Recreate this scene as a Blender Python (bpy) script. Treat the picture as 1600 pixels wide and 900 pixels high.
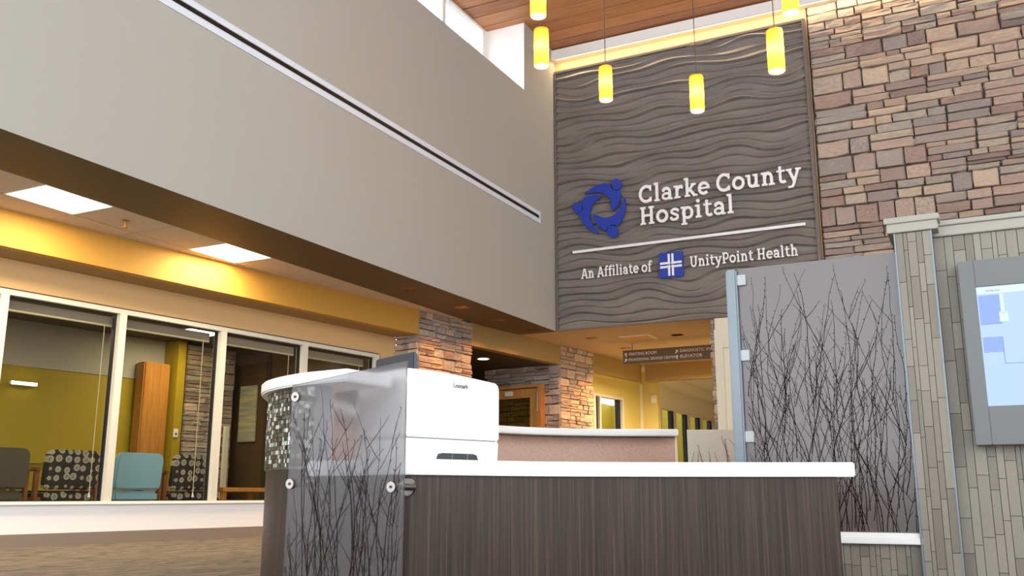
import bpy, bmesh, math, random
from mathutils import Vector, Matrix
random.seed(7)
for o in list(bpy.data.objects): bpy.data.objects.remove(o)
SC = bpy.context.scene
COL = SC.collection
R = math.radians
YAW = R(26.92)                      # the camera is turned this far to the left of the back wall's normal
WA = R(7.373)                       # the window wall stands this far off square

# ------------------------------------------------------------------ camera
cam_d = bpy.data.cameras.new('camera'); cam = bpy.data.objects.new('camera', cam_d); COL.objects.link(cam)
cam_d.sensor_width = 36.0; cam_d.lens = 36.0*1484/1600; cam_d.clip_end = 200
cam.location = (0, 0, .55)
cam.rotation_euler = (R(90+12.32), 0, YAW)
SC.camera = cam
# ------------------------------------------------------------------ world, exposure
wd = bpy.data.worlds.new('sky'); SC.world = wd; wd.use_nodes = True
bg = wd.node_tree.nodes['Background']
bg.inputs[0].default_value = (.90, .95, 1.0, 1); bg.inputs[1].default_value = 3.8
vs = SC.view_settings
vs.view_transform = 'Standard'; vs.look = 'None'; vs.gamma = 1; vs.use_curve_mapping = False
vs.exposure = 0.12

# ------------------------------------------------------------------ materials
def nt(m): return m.node_tree.nodes, m.node_tree.links
def mat(name, col, rough=.5, metal=0, spec=.5, emit=None, es=0):
    m = bpy.data.materials.new(name); m.use_nodes = True
    b = m.node_tree.nodes['Principled BSDF']
    b.inputs['Base Color'].default_value = (*col, 1); b.inputs['Roughness'].default_value = rough
    b.inputs['Metallic'].default_value = metal; b.inputs['Specular IOR Level'].default_value = spec
    if emit: b.inputs['Emission Color'].default_value = (*emit, 1); b.inputs['Emission Strength'].default_value = es
    return m
def ramp_mat(name, stops, scale=(1, 1, 1), nscale=5, detail=4, rough=.5, obj_rand=0, bump=0, dist=0, metal=0, spec=.5):
    """noise-driven colour; obj_rand blends in each piece's own random value"""
    m = mat(name, stops[0][1], rough, metal, spec); N, L = nt(m); b = N['Principled BSDF']
    tc = N.new('ShaderNodeTexCoord'); mp = N.new('ShaderNodeMapping'); mp.inputs['Scale'].default_value = scale
    L.new(tc.outputs['Object'], mp.inputs['Vector'])
    no = N.new('ShaderNodeTexNoise'); no.inputs['Scale'].default_value = nscale; no.inputs['Detail'].default_value = detail
    no.inputs['Distortion'].default_value = dist
    vec = mp.outputs['Vector']
    oi = N.new('ShaderNodeObjectInfo')
    if obj_rand:
        ad = N.new('ShaderNodeVectorMath'); ad.operation = 'ADD'
        cx = N.new('ShaderNodeCombineXYZ'); mu = N.new('ShaderNodeMath'); mu.operation = 'MULTIPLY'; mu.inputs[1].default_value = 37
        L.new(oi.outputs['Random'], mu.inputs[0]); L.new(mu.outputs[0], cx.inputs[0]); L.new(mu.outputs[0], cx.inputs[2])
        L.new(vec, ad.inputs[0]); L.new(cx.outputs[0], ad.inputs[1]); vec = ad.outputs[0]
    L.new(vec, no.inputs['Vector'])
    f = no.outputs['Fac']
    if obj_rand:
        mx = N.new('ShaderNodeMix'); mx.data_type = 'FLOAT'; mx.inputs[0].default_value = obj_rand
        L.new(f, mx.inputs[2]); L.new(oi.outputs['Random'], mx.inputs[3]); f = mx.outputs[0]
    cr = N.new('ShaderNodeValToRGB'); e = cr.color_ramp.elements
    e[0].position, e[0].color = stops[0][0], (*stops[0][1], 1)
    e[1].position, e[1].color = stops[-1][0], (*stops[-1][1], 1)
    for p, c in stops[1:-1]:
        k = e.new(p); k.color = (*c, 1)
    L.new(f, cr.inputs[0]); L.new(cr.outputs[0], b.inputs['Base Color'])
    if bump:
        bp = N.new('ShaderNodeBump'); bp.inputs['Strength'].default_value = bump; bp.inputs['Distance'].default_value = .02
        L.new(no.outputs['Fac'], bp.inputs['Height']); L.new(bp.outputs[0], b.inputs['Normal'])
    return m
def glass_mat(name, tint, refl=.12, rough=0.0):
    m = bpy.data.materials.new(name); m.use_nodes = True; N, L = nt(m); N.clear()
    out = N.new('ShaderNodeOutputMaterial'); t = N.new('ShaderNodeBsdfTransparent'); t.inputs[0].default_value = (*tint, 1)
    g = N.new('ShaderNodeBsdfGlossy'); g.inputs['Roughness'].default_value = rough
    fr = N.new('ShaderNodeFresnel'); fr.inputs[0].default_value = 1.5
    ge = N.new('ShaderNodeNewGeometry'); sb_ = N.new('ShaderNodeMath'); sb_.operation = 'SUBTRACT'; sb_.inputs[0].default_value = 1; L.new(ge.outputs['Backfacing'], sb_.inputs[1])
    mu = N.new('ShaderNodeMath'); mu.operation = 'MULTIPLY'; L.new(fr.outputs[0], mu.inputs[0]); L.new(sb_.outputs[0], mu.inputs[1])
    mx = N.new('ShaderNodeMixShader'); L.new(mu.outputs[0], mx.inputs[0]); L.new(t.outputs[0], mx.inputs[1]); L.new(g.outputs[0], mx.inputs[2])
    L.new(mx.outputs[0], out.inputs[0]); return m
def frost_mat(name, col, thru=.45, rough=.35, gloss=.12):
    m = bpy.data.materials.new(name); m.use_nodes = True; N, L = nt(m); N.clear()
    out = N.new('ShaderNodeOutputMaterial')
    d = N.new('ShaderNodeBsdfDiffuse'); d.inputs[0].default_value = (*col, 1)
    tl = N.new('ShaderNodeBsdfTranslucent'); tl.inputs[0].default_value = (*col, 1)
    rf = N.new('ShaderNodeBsdfRefraction'); rf.inputs['Roughness'].default_value = rough; rf.inputs['IOR'].default_value = 1.12
    rf.inputs[0].default_value = (.86, .86, .88, 1)
    g = N.new('ShaderNodeBsdfGlossy'); g.inputs['Roughness'].default_value = .3
    a = N.new('ShaderNodeMixShader'); a.inputs[0].default_value = .35; L.new(d.outputs[0], a.inputs[1]); L.new(tl.outputs[0], a.inputs[2])
    b = N.new('ShaderNodeMixShader'); b.inputs[0].default_value = thru; L.new(a.outputs[0], b.inputs[1]); L.new(rf.outputs[0], b.inputs[2])
    c = N.new('ShaderNodeMixShader'); c.inputs[0].default_value = gloss; L.new(b.outputs[0], c.inputs[1]); L.new(g.outputs[0], c.inputs[2])
    L.new(c.outputs[0], out.inputs[0]); return m

M = {}
M['paint'] = mat('pale_grey_paint', (.46, .445, .39), .75)
M['paint_cool'] = M['paint']
M['white'] = mat('white_paint', (.86, .85, .82), .6)
M['cream'] = mat('cream_paint', (.78, .72, .56), .6)
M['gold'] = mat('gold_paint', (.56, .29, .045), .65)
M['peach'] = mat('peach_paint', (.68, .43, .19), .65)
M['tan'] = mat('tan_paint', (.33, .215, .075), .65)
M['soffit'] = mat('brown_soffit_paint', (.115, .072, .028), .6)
M['olive'] = mat('olive_yellow_paint', (.40, .29, .012), .6)
M['yellow'] = mat('yellow_paint', (.66, .54, .17), .6)
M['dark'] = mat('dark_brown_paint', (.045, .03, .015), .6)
M['umber'] = mat('umber_paint', (.09, .05, .018), .6)
M['black'] = mat('black_metal', (.006, .006, .008), .5)
M['blackbaffle'] = mat('matt_black_baffle', (.0015, .001, .0008), .95, spec=0)
M['solid'] = mat('white_solid_surface', (.84, .83, .81), .3)
M['frame'] = mat('cream_aluminium', (.72, .68, .58), .4)
M['sillwhite'] = mat('bright_white_panel', (.92, .92, .93), .5)
M['base'] = mat('brown_rubber_base', (.27, .21, .17), .6)
M['alu'] = mat('brushed_aluminium', (.19, .225, .25), .4, .5)
M['steel'] = mat('polished_steel', (.27, .25, .225), .25, 1)
M['plastic'] = mat('white_plastic', (.90, .90, .90), .4)
M['blackplastic'] = mat('black_plastic', (.015, .015, .017), .35)
M['navy'] = mat('dark_blue_plastic', (.03, .04, .06), .4)
M['blue'] = mat('royal_blue_acrylic', (.018, .05, .42), .3)
M['letter'] = mat('white_letter_acrylic', (.97, .97, .97), .5)
M['waves'] = ramp_mat('grey_brown_wave_board', [(.3, (.225, .197, .178)), (.7, (.27, .24, .218))], (.3, .3, 3), 6, rough=.42)
M['stone'] = ramp_mat('ledge_stone', [(.12, (0.218, 0.162, 0.162)), (.27, (0.431, 0.299, 0.238)), (.36, (0.315, 0.290, 0.280)), (.46, (0.592, 0.450, 0.328)), (.56, (0.455, 0.323, 0.272)), (.64, (0.396, 0.376, 0.325)), (.74, (0.660, 0.508, 0.366)), (.84, (0.500, 0.358, 0.298)), (.95, (0.346, 0.280, 0.265))], (1, 1, 2.2), 5.5, 9, .88, .66, .9)
M['mortar'] = mat('dark_mortar', (.10, .078, .06), .9)
M['plank'] = ramp_mat('red_cedar', [(.25, (.30, .10, .033)), (.5, (.47, .19, .07)), (.78, (.62, .30, .12))], (.5, 7, 7), 2.4, 5, .42, .35, 0, .6)
M['laminate'] = ramp_mat('dark_zebrawood_laminate', [(.28, (.017, .010, .006)), (.5, (.035, .021, .014)), (.72, (.066, .042, .029))], (30, 30, .4), 3, 5, .34, spec=.25)
M['tile'] = ramp_mat('taupe_stone_tile', [(.15, (.165, .142, .112)), (.5, (.225, .20, .16)), (.85, (.28, .25, .20))], (1, 1, 1), 7, 5, .5, .6, .06)
M['grout'] = mat('dark_grout', (.05, .043, .036), .9)
M['captrim'] = mat('taupe_cap_moulding', (.36, .335, .285), .5)
M['carpet'] = ramp_mat('streaky_brown_carpet', [(.33, (.055, .046, .038)), (.5, (.175, .14, .11)), (.70, (.27, .22, .175))], (2.6, .55, 1), 3.2, 9, .95, 0, .3, 2.2)
M['fabricpink'] = ramp_mat('dusty_rose_fabric', [(.3, (.52, .33, .25)), (.7, (.62, .42, .33))], (1, 1, 1), 60, 3, .9)
M['act'] = ramp_mat('ceiling_tile', [(.3, (.60, .52, .42)), (.7, (.66, .58, .48))], (1, 1, 1), 90, 2, .9)
M['tee'] = mat('ceiling_grid', (.10, .08, .06), .6)
M['orangewood'] = ramp_mat('honey_maple', [(.3, (.42, .17, .03)), (.7, (.58, .27, .06))], (8, 8, .6), 3, 4, .4)
M['redwood'] = ramp_mat('cherry_wood', [(.3, (.14, .05, .02)), (.7, (.26, .10, .04))], (6, 6, 1), 4, 4, .4)
M['vinylblue'] = mat('sky_blue_vinyl', (.22, .41, .52), .45)
M['vinylolive'] = mat('dark_olive_vinyl', (.075, .065, .045), .45)
M['twig'] = ramp_mat('dark_bark', [(.3, (.008, .004, .003)), (.7, (.03, .014, .009))], (1, 1, 1), 20, 3, .8, spec=.05)
M['twiglight'] = ramp_mat('brown_bark', [(.3, (.10, .045, .02)), (.7, (.16, .08, .04))], (1, 1, 1), 20, 3, .8)
M['frost'] = frost_mat('frosted_resin', (.21, .19, .19), .74, .27, .03)
M['resin'] = frost_mat('mauve_grey_resin', (.165, .13, .124), .05, .3, .08)
M['glass'] = glass_mat('window_glass', (.93, .93, .90))
M['clear'] = glass_mat('clerestory_glass', (1, 1, 1))
M['tube'] = mat('light_diffuser', (1, .95, .85), .5, emit=(1, .83, .55), es=10)
M['can'] = mat('lamp_lens', (1, .95, .85), .5, emit=(1, .85, .6), es=14)
M['bulb'] = mat('lamp_bulb', (1, .95, .85), .5, emit=(1, .83, .5), es=9)
M['screen'] = mat('lit_screen', (.1, .1, .12), .3, emit=(.36, .56, 1.0), es=.85)
M['screendark'] = mat('lit_screen_room', (.1, .1, .12), .3, emit=(.13, .28, .95), es=.85)
M['screenpale'] = mat('lit_screen_pale', (.1, .1, .12), .3, emit=(.6, .74, 1.0), es=.9)
M['screenline'] = mat('screen_line', (.05, .07, .12), .3, emit=(.2, .3, .6), es=.5)
M['signbrown'] = mat('brown_sign', (.14, .085, .035), .5)
M['signtext'] = mat('cream_sign_text', (.92, .86, .72), .5)
M['bezel'] = mat('silver_grey_bezel', (.165, .172, .168), .6, .1)
M['cordm'] = mat('dark_cord', (.10, .07, .05), .6)
M['stringm'] = mat('pale_cord', (.6, .55, .4), .6)
# amber pendant glass: lets the bulb inside shine through
def amber():
    m = bpy.data.materials.new('amber_glass'); m.use_nodes = True; N, L = nt(m); N.clear()
    out = N.new('ShaderNodeOutputMaterial')
    tl = N.new('ShaderNodeBsdfTranslucent'); tl.inputs[0].default_value = (.95, .52, .10, 1)
    d = N.new('ShaderNodeBsdfDiffuse'); d.inputs[0].default_value = (.85, .42, .10, 1)
    tc = N.new('ShaderNodeTexCoord'); wv = N.new('ShaderNodeTexNoise'); mp = N.new('ShaderNodeMapping'); mp.inputs['Scale'].default_value = (40, 40, 1.5)
    L.new(tc.outputs['Object'], mp.inputs[0]); L.new(mp.outputs[0], wv.inputs[0]); wv.inputs['Scale'].default_value = 2
    cr = N.new('ShaderNodeValToRGB'); cr.color_ramp.elements[0].position = .35; cr.color_ramp.elements[0].color = (.85, .32, .025, 1)
    cr.color_ramp.elements[1].position = .65; cr.color_ramp.elements[1].color = (1, .50, .075, 1)
    L.new(wv.outputs[0], cr.inputs[0]); L.new(cr.outputs[0], tl.inputs[0])
    a = N.new('ShaderNodeMixShader'); a.inputs[0].default_value = .3; L.new(tl.outputs[0], a.inputs[1]); L.new(d.outputs[0], a.inputs[2])
    L.new(a.outputs[0], out.inputs[0]); return m
M['amber'] = amber()
# upholstery with rings and dots
def dots():
    m = mat('ring_dot_upholstery', (.03, .026, .022), .85); N, L = nt(m); b = N['Principled BSDF']
    tc = N.new('ShaderNodeTexCoord'); mp = N.new('ShaderNodeMapping'); mp.inputs['Scale'].default_value = (0, 9.5, 9.5)
    L.new(tc.outputs['Object'], mp.inputs[0])
    v = N.new('ShaderNodeTexVoronoi'); v.voronoi_dimensions = '3D'; v.inputs['Scale'].default_value = 1; v.inputs['Randomness'].default_value = .35
    L.new(mp.outputs[0], v.inputs['Vector'])
    cr = N.new('ShaderNodeValToRGB'); cr.color_ramp.interpolation = 'CONSTANT'
    e = cr.color_ramp.elements; e[0].position = 0; e[0].color = (.20, .20, .19, 1); e[1].position = .25; e[1].color = (.36, .33, .27, 1)
    k = e.new(.40); k.color = (.022, .018, .016, 1)
    L.new(v.outputs['Distance'], cr.inputs[0])
    cr2 = N.new('ShaderNodeValToRGB'); cr2.color_ramp.interpolation = 'CONSTANT'
    e = cr2.color_ramp.elements; e[0].position = 0; e[0].color = (.03, .025, .02, 1); e[1].position = .25; e[1].color = (.30, .27, .22, 1)
    k = e.new(.38); k.color = (.022, .018, .016, 1)
    L.new(v.outputs['Distance'], cr2.inputs[0])
    sp = N.new('ShaderNodeSeparateColor'); L.new(v.outputs['Color'], sp.inputs[0])
    gt = N.new('ShaderNodeMath'); gt.operation = 'GREATER_THAN'; gt.inputs[1].default_value = .68; L.new(sp.outputs[0], gt.inputs[0])
    mx = N.new('ShaderNodeMix'); mx.data_type = 'RGBA'; L.new(gt.outputs[0], mx.inputs[0]); L.new(cr.outputs[0], mx.inputs[6]); L.new(cr2.outputs[0], mx.inputs[7])
    L.new(mx.outputs[2], b.inputs['Base Color']); return m
M['dots'] = dots()
M['artprint'] = ramp_mat('seascape_print', [(.25, (.55, .50, .30)), (.45, (.30, .33, .30)), (.6, (.62, .50, .22)), (.8, (.14, .17, .22))], (.5, .5, 7), 1.6, 3, .6)
MOS = [mat('mosaic_' + n, c, r, mt) for n, c, r, mt in (('umber', (.05, .042, .028), .3, 0), ('taupe', (.12, .10, .07), .3, 0), ('slate', (.08, .075, .06), .3, 0), ('pearl', (.75, .75, .68), .2, .1), ('bronze', (.16, .11, .05), .25, .4), ('mist', (.40, .40, .35), .25, 0))]

# ------------------------------------------------------------------ mesh helpers
class MB:
    def __init__(s): s.v = []; s.f = []; s.m = []
    def add(s, vs, fs, mi=0):
        n = len(s.v); s.v += [tuple(p) for p in vs]
        for f in fs: s.f.append(tuple(i+n for i in f)); s.m.append(mi)
        return s
    def box(s, x0, x1, y0, y1, z0, z1, mi=0):
        vs = [(x0, y0, z0), (x1, y0, z0), (x1, y1, z0), (x0, y1, z0), (x0, y0, z1), (x1, y0, z1), (x1, y1, z1), (x0, y1, z1)]
        return s.add(vs, [(0, 3, 2, 1), (4, 5, 6, 7), (0, 1, 5, 4), (1, 2, 6, 5), (2, 3, 7, 6), (3, 0, 4, 7)], mi)
    def prism(s, pts, z0, z1, mi=0):
        n = len(pts); a = sum(pts[i][0]*pts[(i+1) % n][1]-pts[(i+1) % n][0]*pts[i][1] for i in range(n))
        if a < 0: pts = pts[::-1]
        vs = [(p[0], p[1], z0) for p in pts]+[(p[0], p[1], z1) for p in pts]
        fs = [tuple(range(n))[::-1], tuple(range(n, 2*n))]+[(i, (i+1) % n, n+(i+1) % n, n+i) for i in range(n)]
        return s.add(vs, fs, mi)
    def prism_y(s, pts, y0, y1, mi=0):                 # outline in x,z pushed back along y
        n = len(pts); a = sum(pts[i][0]*pts[(i+1) % n][1]-pts[(i+1) % n][0]*pts[i][1] for i in range(n))
        if a < 0: pts = pts[::-1]
        vs = [(p[0], y0, p[1]) for p in pts]+[(p[0], y1, p[1]) for p in pts]
        fs = [tuple(range(n)), tuple(range(n, 2*n))[::-1]]+[((i+1) % n, i, n+i, n+(i+1) % n) for i in range(n)]
        return s.add(vs, fs, mi)
    def cyl(s, a, b, r, n=12, r2=None, caps=True, mi=0):
        a, b = Vector(a), Vector(b); r2 = r if r2 is None else r2; d = (b-a).normalized()
        t = Vector((0, 0, 1)) if abs(d.z) < .9 else Vector((1, 0, 0)); e = d.cross(t).normalized(); g = d.cross(e)
        vs = []
        for p, q in ((a, r), (b, r2)):
            for i in range(n):
                w = 2*math.pi*i/n; vs.append(p+(e*math.cos(w)+g*math.sin(w))*q)
        fs = [(i, n+i, n+(i+1) % n, (i+1) % n) for i in range(n)]
        if caps: fs += [tuple(range(n)), tuple(range(n, 2*n))[::-1]]
        return s.add(vs, fs, mi)
    def tube(s, pts, rs, n=5):
        for i in range(len(pts)-1): s.cyl(pts[i], pts[i+1], rs[i], n, rs[i+1], caps=(i == len(pts)-2))
        return s
    def lathe(s, prof, c=(0, 0), n=24, mi=0):
        vs = [(c[0]+r*math.cos(2*math.pi*i/n), c[1]+r*math.sin(2*math.pi*i/n), z) for r, z in prof for i in range(n)]
        fs = [(k*n+i, k*n+(i+1) % n, (k+1)*n+(i+1) % n, (k+1)*n+i) for k in range(len(prof)-1) for i in range(n)]
        return s.add(vs, fs, mi)
    def ribbon(s, outer, inner, z0, z1, mi=0):          # solid wall between two plan curves
        n = len(outer); vs = []
        for z in (z0, z1):
            vs += [(p[0], p[1], z) for p in outer]+[(p[0], p[1], z) for p in inner]
        o0, i0, o1, i1 = 0, n, 2*n, 3*n; fs = []
        for k in range(n-1):
            fs += [(o0+k, o0+k+1, o1+k+1, o1+k), (i0+k+1, i0+k, i1+k, i1+k+1), (o1+k, o1+k+1, i1+k+1, i1+k), (o0+k+1, o0+k, i0+k, i0+k+1)]
        fs += [(o0, o1, i1, i0), (o0+n-1, i0+n-1, i1+n-1, o1+n-1)]
        return s.add(vs, fs, mi)
    def mesh(s, name, mats, smooth=False, bevel=0):
        me = bpy.data.meshes.new(name); me.from_pydata(s.v, [], s.f)
        for m in (mats if isinstance(mats, (list, tuple)) else [mats]): me.materials.append(m)
        for p, i in zip(me.polygons, s.m): p.material_index = i
        bm = bmesh.new(); bm.from_mesh(me)
        if bevel:
            es = [e for e in bm.edges if len(e.link_faces) == 2 and e.calc_face_angle(0) > .6]
            bmesh.ops.bevel(bm, geom=es, offset=bevel, segments=2, affect='EDGES', clamp_overlap=True)
        bmesh.ops.recalc_face_normals(bm, faces=bm.faces)
        bm.to_mesh(me); bm.free()
        if smooth:
            for p in me.polygons: p.use_smooth = True
            if hasattr(me, 'set_sharp_from_angle'): me.set_sharp_from_angle(angle=R(35))
        me.update(); return me
def link(name, me, parent=None, loc=None, rz=0):
    o = bpy.data.objects.new(name, me); COL.objects.link(o)
    if parent is not None: o.parent = parent
    if loc is not None: o.location = loc
    if rz: o.rotation_euler = (0, 0, rz)
    return o
def part(name, mb, m, parent, smooth=False, bevel=0, loc=None, rz=0):
    return link(name, mb.mesh(name, m, smooth, bevel), parent, loc, rz)
def tag(o, label=None, cat=None, group=None, kind=None):
    if label: o['label'] = label
    if cat: o['category'] = cat
    if group: o['group'] = group
    if kind: o['kind'] = kind
    return o
def thing(name, label, cat, loc=(0, 0, 0), rz=0, group=None):
    o = link(name, None, None, loc, rz); return tag(o, label, cat, group)
def struct(name, mb, m, loc=None, rz=0, smooth=False, bevel=0, label=None, cat=None):
    o = part(name, mb, m, None, smooth, bevel, loc, rz); o['kind'] = 'structure'
    return tag(o, label, cat)
def light(name, kind, loc, energy, col, parent=None, size=.3, sy=None, rot=(0, 0, 0), spot=None, blend=.4):
    d = bpy.data.lights.new(name, kind); d.energy = energy; d.color = col
    if kind == 'AREA':
        d.size = size
        if sy: d.shape = 'RECTANGLE'; d.size_y = sy
    elif kind in ('POINT', 'SPOT'): d.shadow_soft_size = size
    if kind == 'SPOT': d.spot_size = spot; d.spot_blend = blend
    o = bpy.data.objects.new(name, d); COL.objects.link(o); o.location = loc; o.rotation_euler = rot
    if parent is not None: o.parent = parent
    return o
W0 = Vector((-9.686, 6.928, 0)); WN = Vector((math.cos(WA), -math.sin(WA), 0)); WD = Vector((math.sin(WA), math.cos(WA), 0))
def wp(off, s, z=0): return W0+WN*off+WD*s+Vector((0, 0, z))     # window-wall frame: off = towards the lobby, s = along the wall
def uvp(u, v, z=0): return Vector((u*math.cos(YAW)-v*math.sin(YAW), u*math.sin(YAW)+v*math.cos(YAW), z))   # desk frame
WARM = (1, .78, .46)

# ---------------------------------------------------------- stone-by-stone and tile-by-tile cladding
def stone_meshes():
    out = []
    for k in range(12):
        rnd = random.Random(100+k); bm = bmesh.new(); n = 3
        xs = [-.5, -.47, 0, .47, .5]; grid = {}
        def edge(i): return i in (0, 4)
        for i in range(5):
            for j in range(5):
                x = [-.5, -.455, rnd.uniform(-.12, .12), .455, .5][i]; z = [-.5, -.42, rnd.uniform(-.12, .12), .42, .5][j]
                y = -1+rnd.uniform(-.22, .18) if not (edge(i) or edge(j)) else -.55+rnd.uniform(-.15, .15)
                if edge(i) and edge(j): x *= .965; z *= .93
                x += rnd.uniform(-.035, .014)*(1 if i == 4 else -1 if i == 0 else .6); z += rnd.uniform(-.09, .03)*(1 if j == 4 else -1 if j == 0 else .6)
                grid[i, j] = bm.verts.new((x, y, z))
        for i in range(4):
            for j in range(4): bm.faces.new((grid[i, j], grid[i+1, j], grid[i+1, j+1], grid[i, j+1]))
        ring = [grid[i, 0] for i in range(5)]+[grid[4, j] for j in range(1, 5)]+[grid[i, 4] for i in range(3, -1, -1)]+[grid[0, j] for j in range(3, 0, -1)]
        back = [bm.verts.new((v.co.x, 0, v.co.z)) for v in ring]
        for i in range(len(ring)):
            j = (i+1) % len(ring); bm.faces.new((ring[j], ring[i], back[i], back[j]))
        bmesh.ops.recalc_face_normals(bm, faces=bm.faces)
        me = bpy.data.meshes.new('stone'); bm.to_mesh(me); bm.free(); me.materials.append(M['stone']); out.append(me)
    return out
STONES = stone_meshes()
def clad_stone(parent, x0, x1, z0, z1, k=1.0, depth=.06, rz=0, org=(0, 0, 0), skip=None, seed=1):
    """ledge stones on the plane y=0 of a frame turned by rz at org, facing -y"""
    rnd = random.Random(seed); cz, sz = math.cos(rz), math.sin(rz); z = z0
    def put(a, b, c, d):
        if b-a < .03*k or d-c < .02*k: return
        if skip and skip((a+b)/2, (c+d)/2): return
        o = link('stone', rnd.choice(STONES), parent); x = (a+b)/2
        o.location = (org[0]+x*cz, org[1]+x*sz, org[2]+(c+d)/2); o.rotation_euler = (0, 0, rz)
        g = .006*k; o.scale = ((b-a-g)*(1 if rnd.random() < .5 else -1) if False else b-a-g, depth*rnd.uniform(.75, 1.25), d-c-g)
    while z < z1-.05*k:
        h = rnd.uniform(.22, .36)*k
        if z+h > z1-.1*k: h = z1-z
        x = x0
        while x < x1-.02:
            w = rnd.uniform(.5, 1.25)*k
            if x+w > x1-.22*k: w = x1-x
            n = rnd.choice((1, 2, 2, 2, 3)) if h > .2*k else 1
            cuts = [0]+sorted((i+rnd.uniform(-.22, .22))/n for i in range(1, n))+[1]
            for a, b in zip(cuts, cuts[1:]):
                hh = (b-a)*h; lim = rnd.uniform(.32, .72)*k if hh < .16*k else rnd.uniform(.3, .55)*k
                m = max(1, round(w/lim)); xs = [0]+[(i+rnd.uniform(-.28, .28))/m for i in range(1, m)]+[1]
                for c, d in zip(xs, xs[1:]): put(x+c*w, x+d*w, z+a*h, z+b*h)
            x += w
        z += h
_t = MB(); _t.box(-.5, .5, -1, 0, -.5, .5); TILE = _t.mesh('tile', M['tile'])
def clad_tile(parent, cols, z0, z1, org=(0, 0, 0), seed=1, lo=.16, hi=.42, sizes=None):
    rnd = random.Random(seed); x = 0
    for w in cols:
        z = z0-rnd.uniform(0, .25)
        while z < z1-.01:
            h = rnd.uniform(lo, hi); a, b = max(z, z0), min(z+h, z1)
            if z1-b < .06: b = z1
            if b-a > .012:
                o = link('tile', TILE, parent); o.location = (org[0]+x+w/2, org[1], org[2]+(a+b)/2)
                o.scale = (w-.0035, .012+rnd.uniform(0, .003), b-a-.0035)
            z = b if b < z1 else z1
        x += w

# ================================================================== THE SETTING
struct('floor', MB().box(-20, 7, -7, 45, -.15, 0), M['carpet'], label='streaky brown carpet floor', cat='floor')

# ---- window wall on the left (own frame: x = towards the lobby, y = along the wall)
wl = MB()
wl.box(-.16, 0, -5, 5.93, .134, .456)                       # spandrel under the glass
o = struct('wall_left', wl, M['sillwhite'], W0, -WA, label='low bright white wall under the windows', cat='wall')
part('wall_head', MB().box(-.16, 0, -5, 6.3, 2.80, 3.142), M['peach'], o)
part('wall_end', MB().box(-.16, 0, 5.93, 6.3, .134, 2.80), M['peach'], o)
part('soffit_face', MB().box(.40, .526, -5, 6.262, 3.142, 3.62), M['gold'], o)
part('soffit_underside', MB().box(-.16, .40, -5, 6.262, 3.142, 3.2), M['tan'], o)  # darker tan puts the shade under the step into the colour
part('painted_shadow_line', MB().box(0, .006, -5, 5.90, 2.802, 2.818), M['dark'], o)  # dark strip drawn as the shadow line over the window frames
struct('baseboard_left', MB().box(-.02, .015, -5, 6.262, 0, .134), M['base'], W0, -WA, label='brown rubber baseboard under the white wall', cat='baseboard')
struct('trim_1', MB().box(0, .05, -5, 5.93, .447, .468), M['sillwhite'], W0, -WA, bevel=.004, label='white window sill ledge', cat='sill')
edges = [-4.8, -3.29, -1.775, -.262, 1.212, 2.752, 4.262, 5.84]
for k in range(len(edges)-1):
    a, b = edges[k], edges[k+1]
    w = link('window_%d' % (k+1), None, None, wp(0, a), -WA); w['kind'] = 'structure'
    tag(w, ('cream framed window farthest left, out of view', 'cream framed window second from the far left end, out of view', 'cream framed window cut by the left picture edge')[k] if k < 3 else None, 'window')
    L = b-a; h = .048
    fr = MB(); fr.box(-.13, .02, -h, h, .456, 2.80); fr.box(-.13, .02, h, L-h, 2.742, 2.80); fr.box(-.13, .02, h, L-h, .456, .484)
    if k == len(edges)-2: fr.box(-.13, .02, L-h, L+h, .456, 2.80)
    part('frame', fr, M['frame'], w)
    g = MB(); g.box(-.10, -.05, L-h-.022, L-h, .484, 2.742); g.box(-.10, -.05, h, L-h-.022, 2.728, 2.742); g.box(-.10, -.05, h, L-h, .484, .494)
    part('gasket', g, M['black'], w)
    part('pane', MB().box(-.075, -.069, h, L-h-.02, .494, 2.728), M['glass'], w)
for k, t in ((4, 'cream framed window with the dotted chair behind it'), (5, 'cream framed window in front of the blue chair'), (6, 'cream framed window in front of the seascape'), (7, 'narrow looking cream framed window next to the stone column')):
    bpy.data.objects['window_%d' % k]['label'] = t
# ---- ceiling strip over the window wall, tile by tile
ca = MB(); ca.box(-9.75, -8.135, -1, 14.66, 3.56, 3.64)
act = struct('ceiling_aisle', ca, M['tee'], label='low tiled ceiling along the windows', cat='ceiling')
tl = MB(); tl.box(-.312, .312, -.407, .407, 0, .02); TM = tl.mesh('ceiling_tile', M['act'])
lights_rows = (3.383, 5.877, 8.37)
for j in range(-5, 11):
    y = 5.877+.831*j
    for i in range(3):
        if i == 0 and any(abs(y-q) < .1 for q in lights_rows): continue
        if y > 14 or (i == 2 and y > 5): continue
        link('ceiling_tile', TM, act, (-8.457-.643*i, y+.4155, 3.5445))
for n, (y, t) in enumerate(zip(lights_rows, ('just out of view at the left', 'nearest, at the left picture edge', 'farther along the tiled ceiling strip'))):
    f = thing('ceiling_light', 'square glowing ceiling panel light, '+t, 'light', (-8.457, y+.4155, 3.5445), 0, 'panel lights over the window aisle')
    fr = MB(); fr.box(-.32, .32, -.413, -.395, -.004, .03); fr.box(-.32, .32, .395, .413, -.004, .03); fr.box(-.32, -.302, -.395, .395, -.004, .03); fr.box(.302, .32, -.395, .395, -.004, .03)
    part('frame', fr, M['white'], f)
    part('diffuser', MB().box(-.302, .302, -.395, .395, .004, .03), M['tube'], f)
    light('panel_lamp', 'AREA', (0, 0, -.015), 55, WARM, f, .58, .76)
sp = thing('fire_sprinkler', 'small brass sprinkler head in the tile between the two panel lights', 'sprinkler', (-8.46, 7.14, 3.50))
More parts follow.
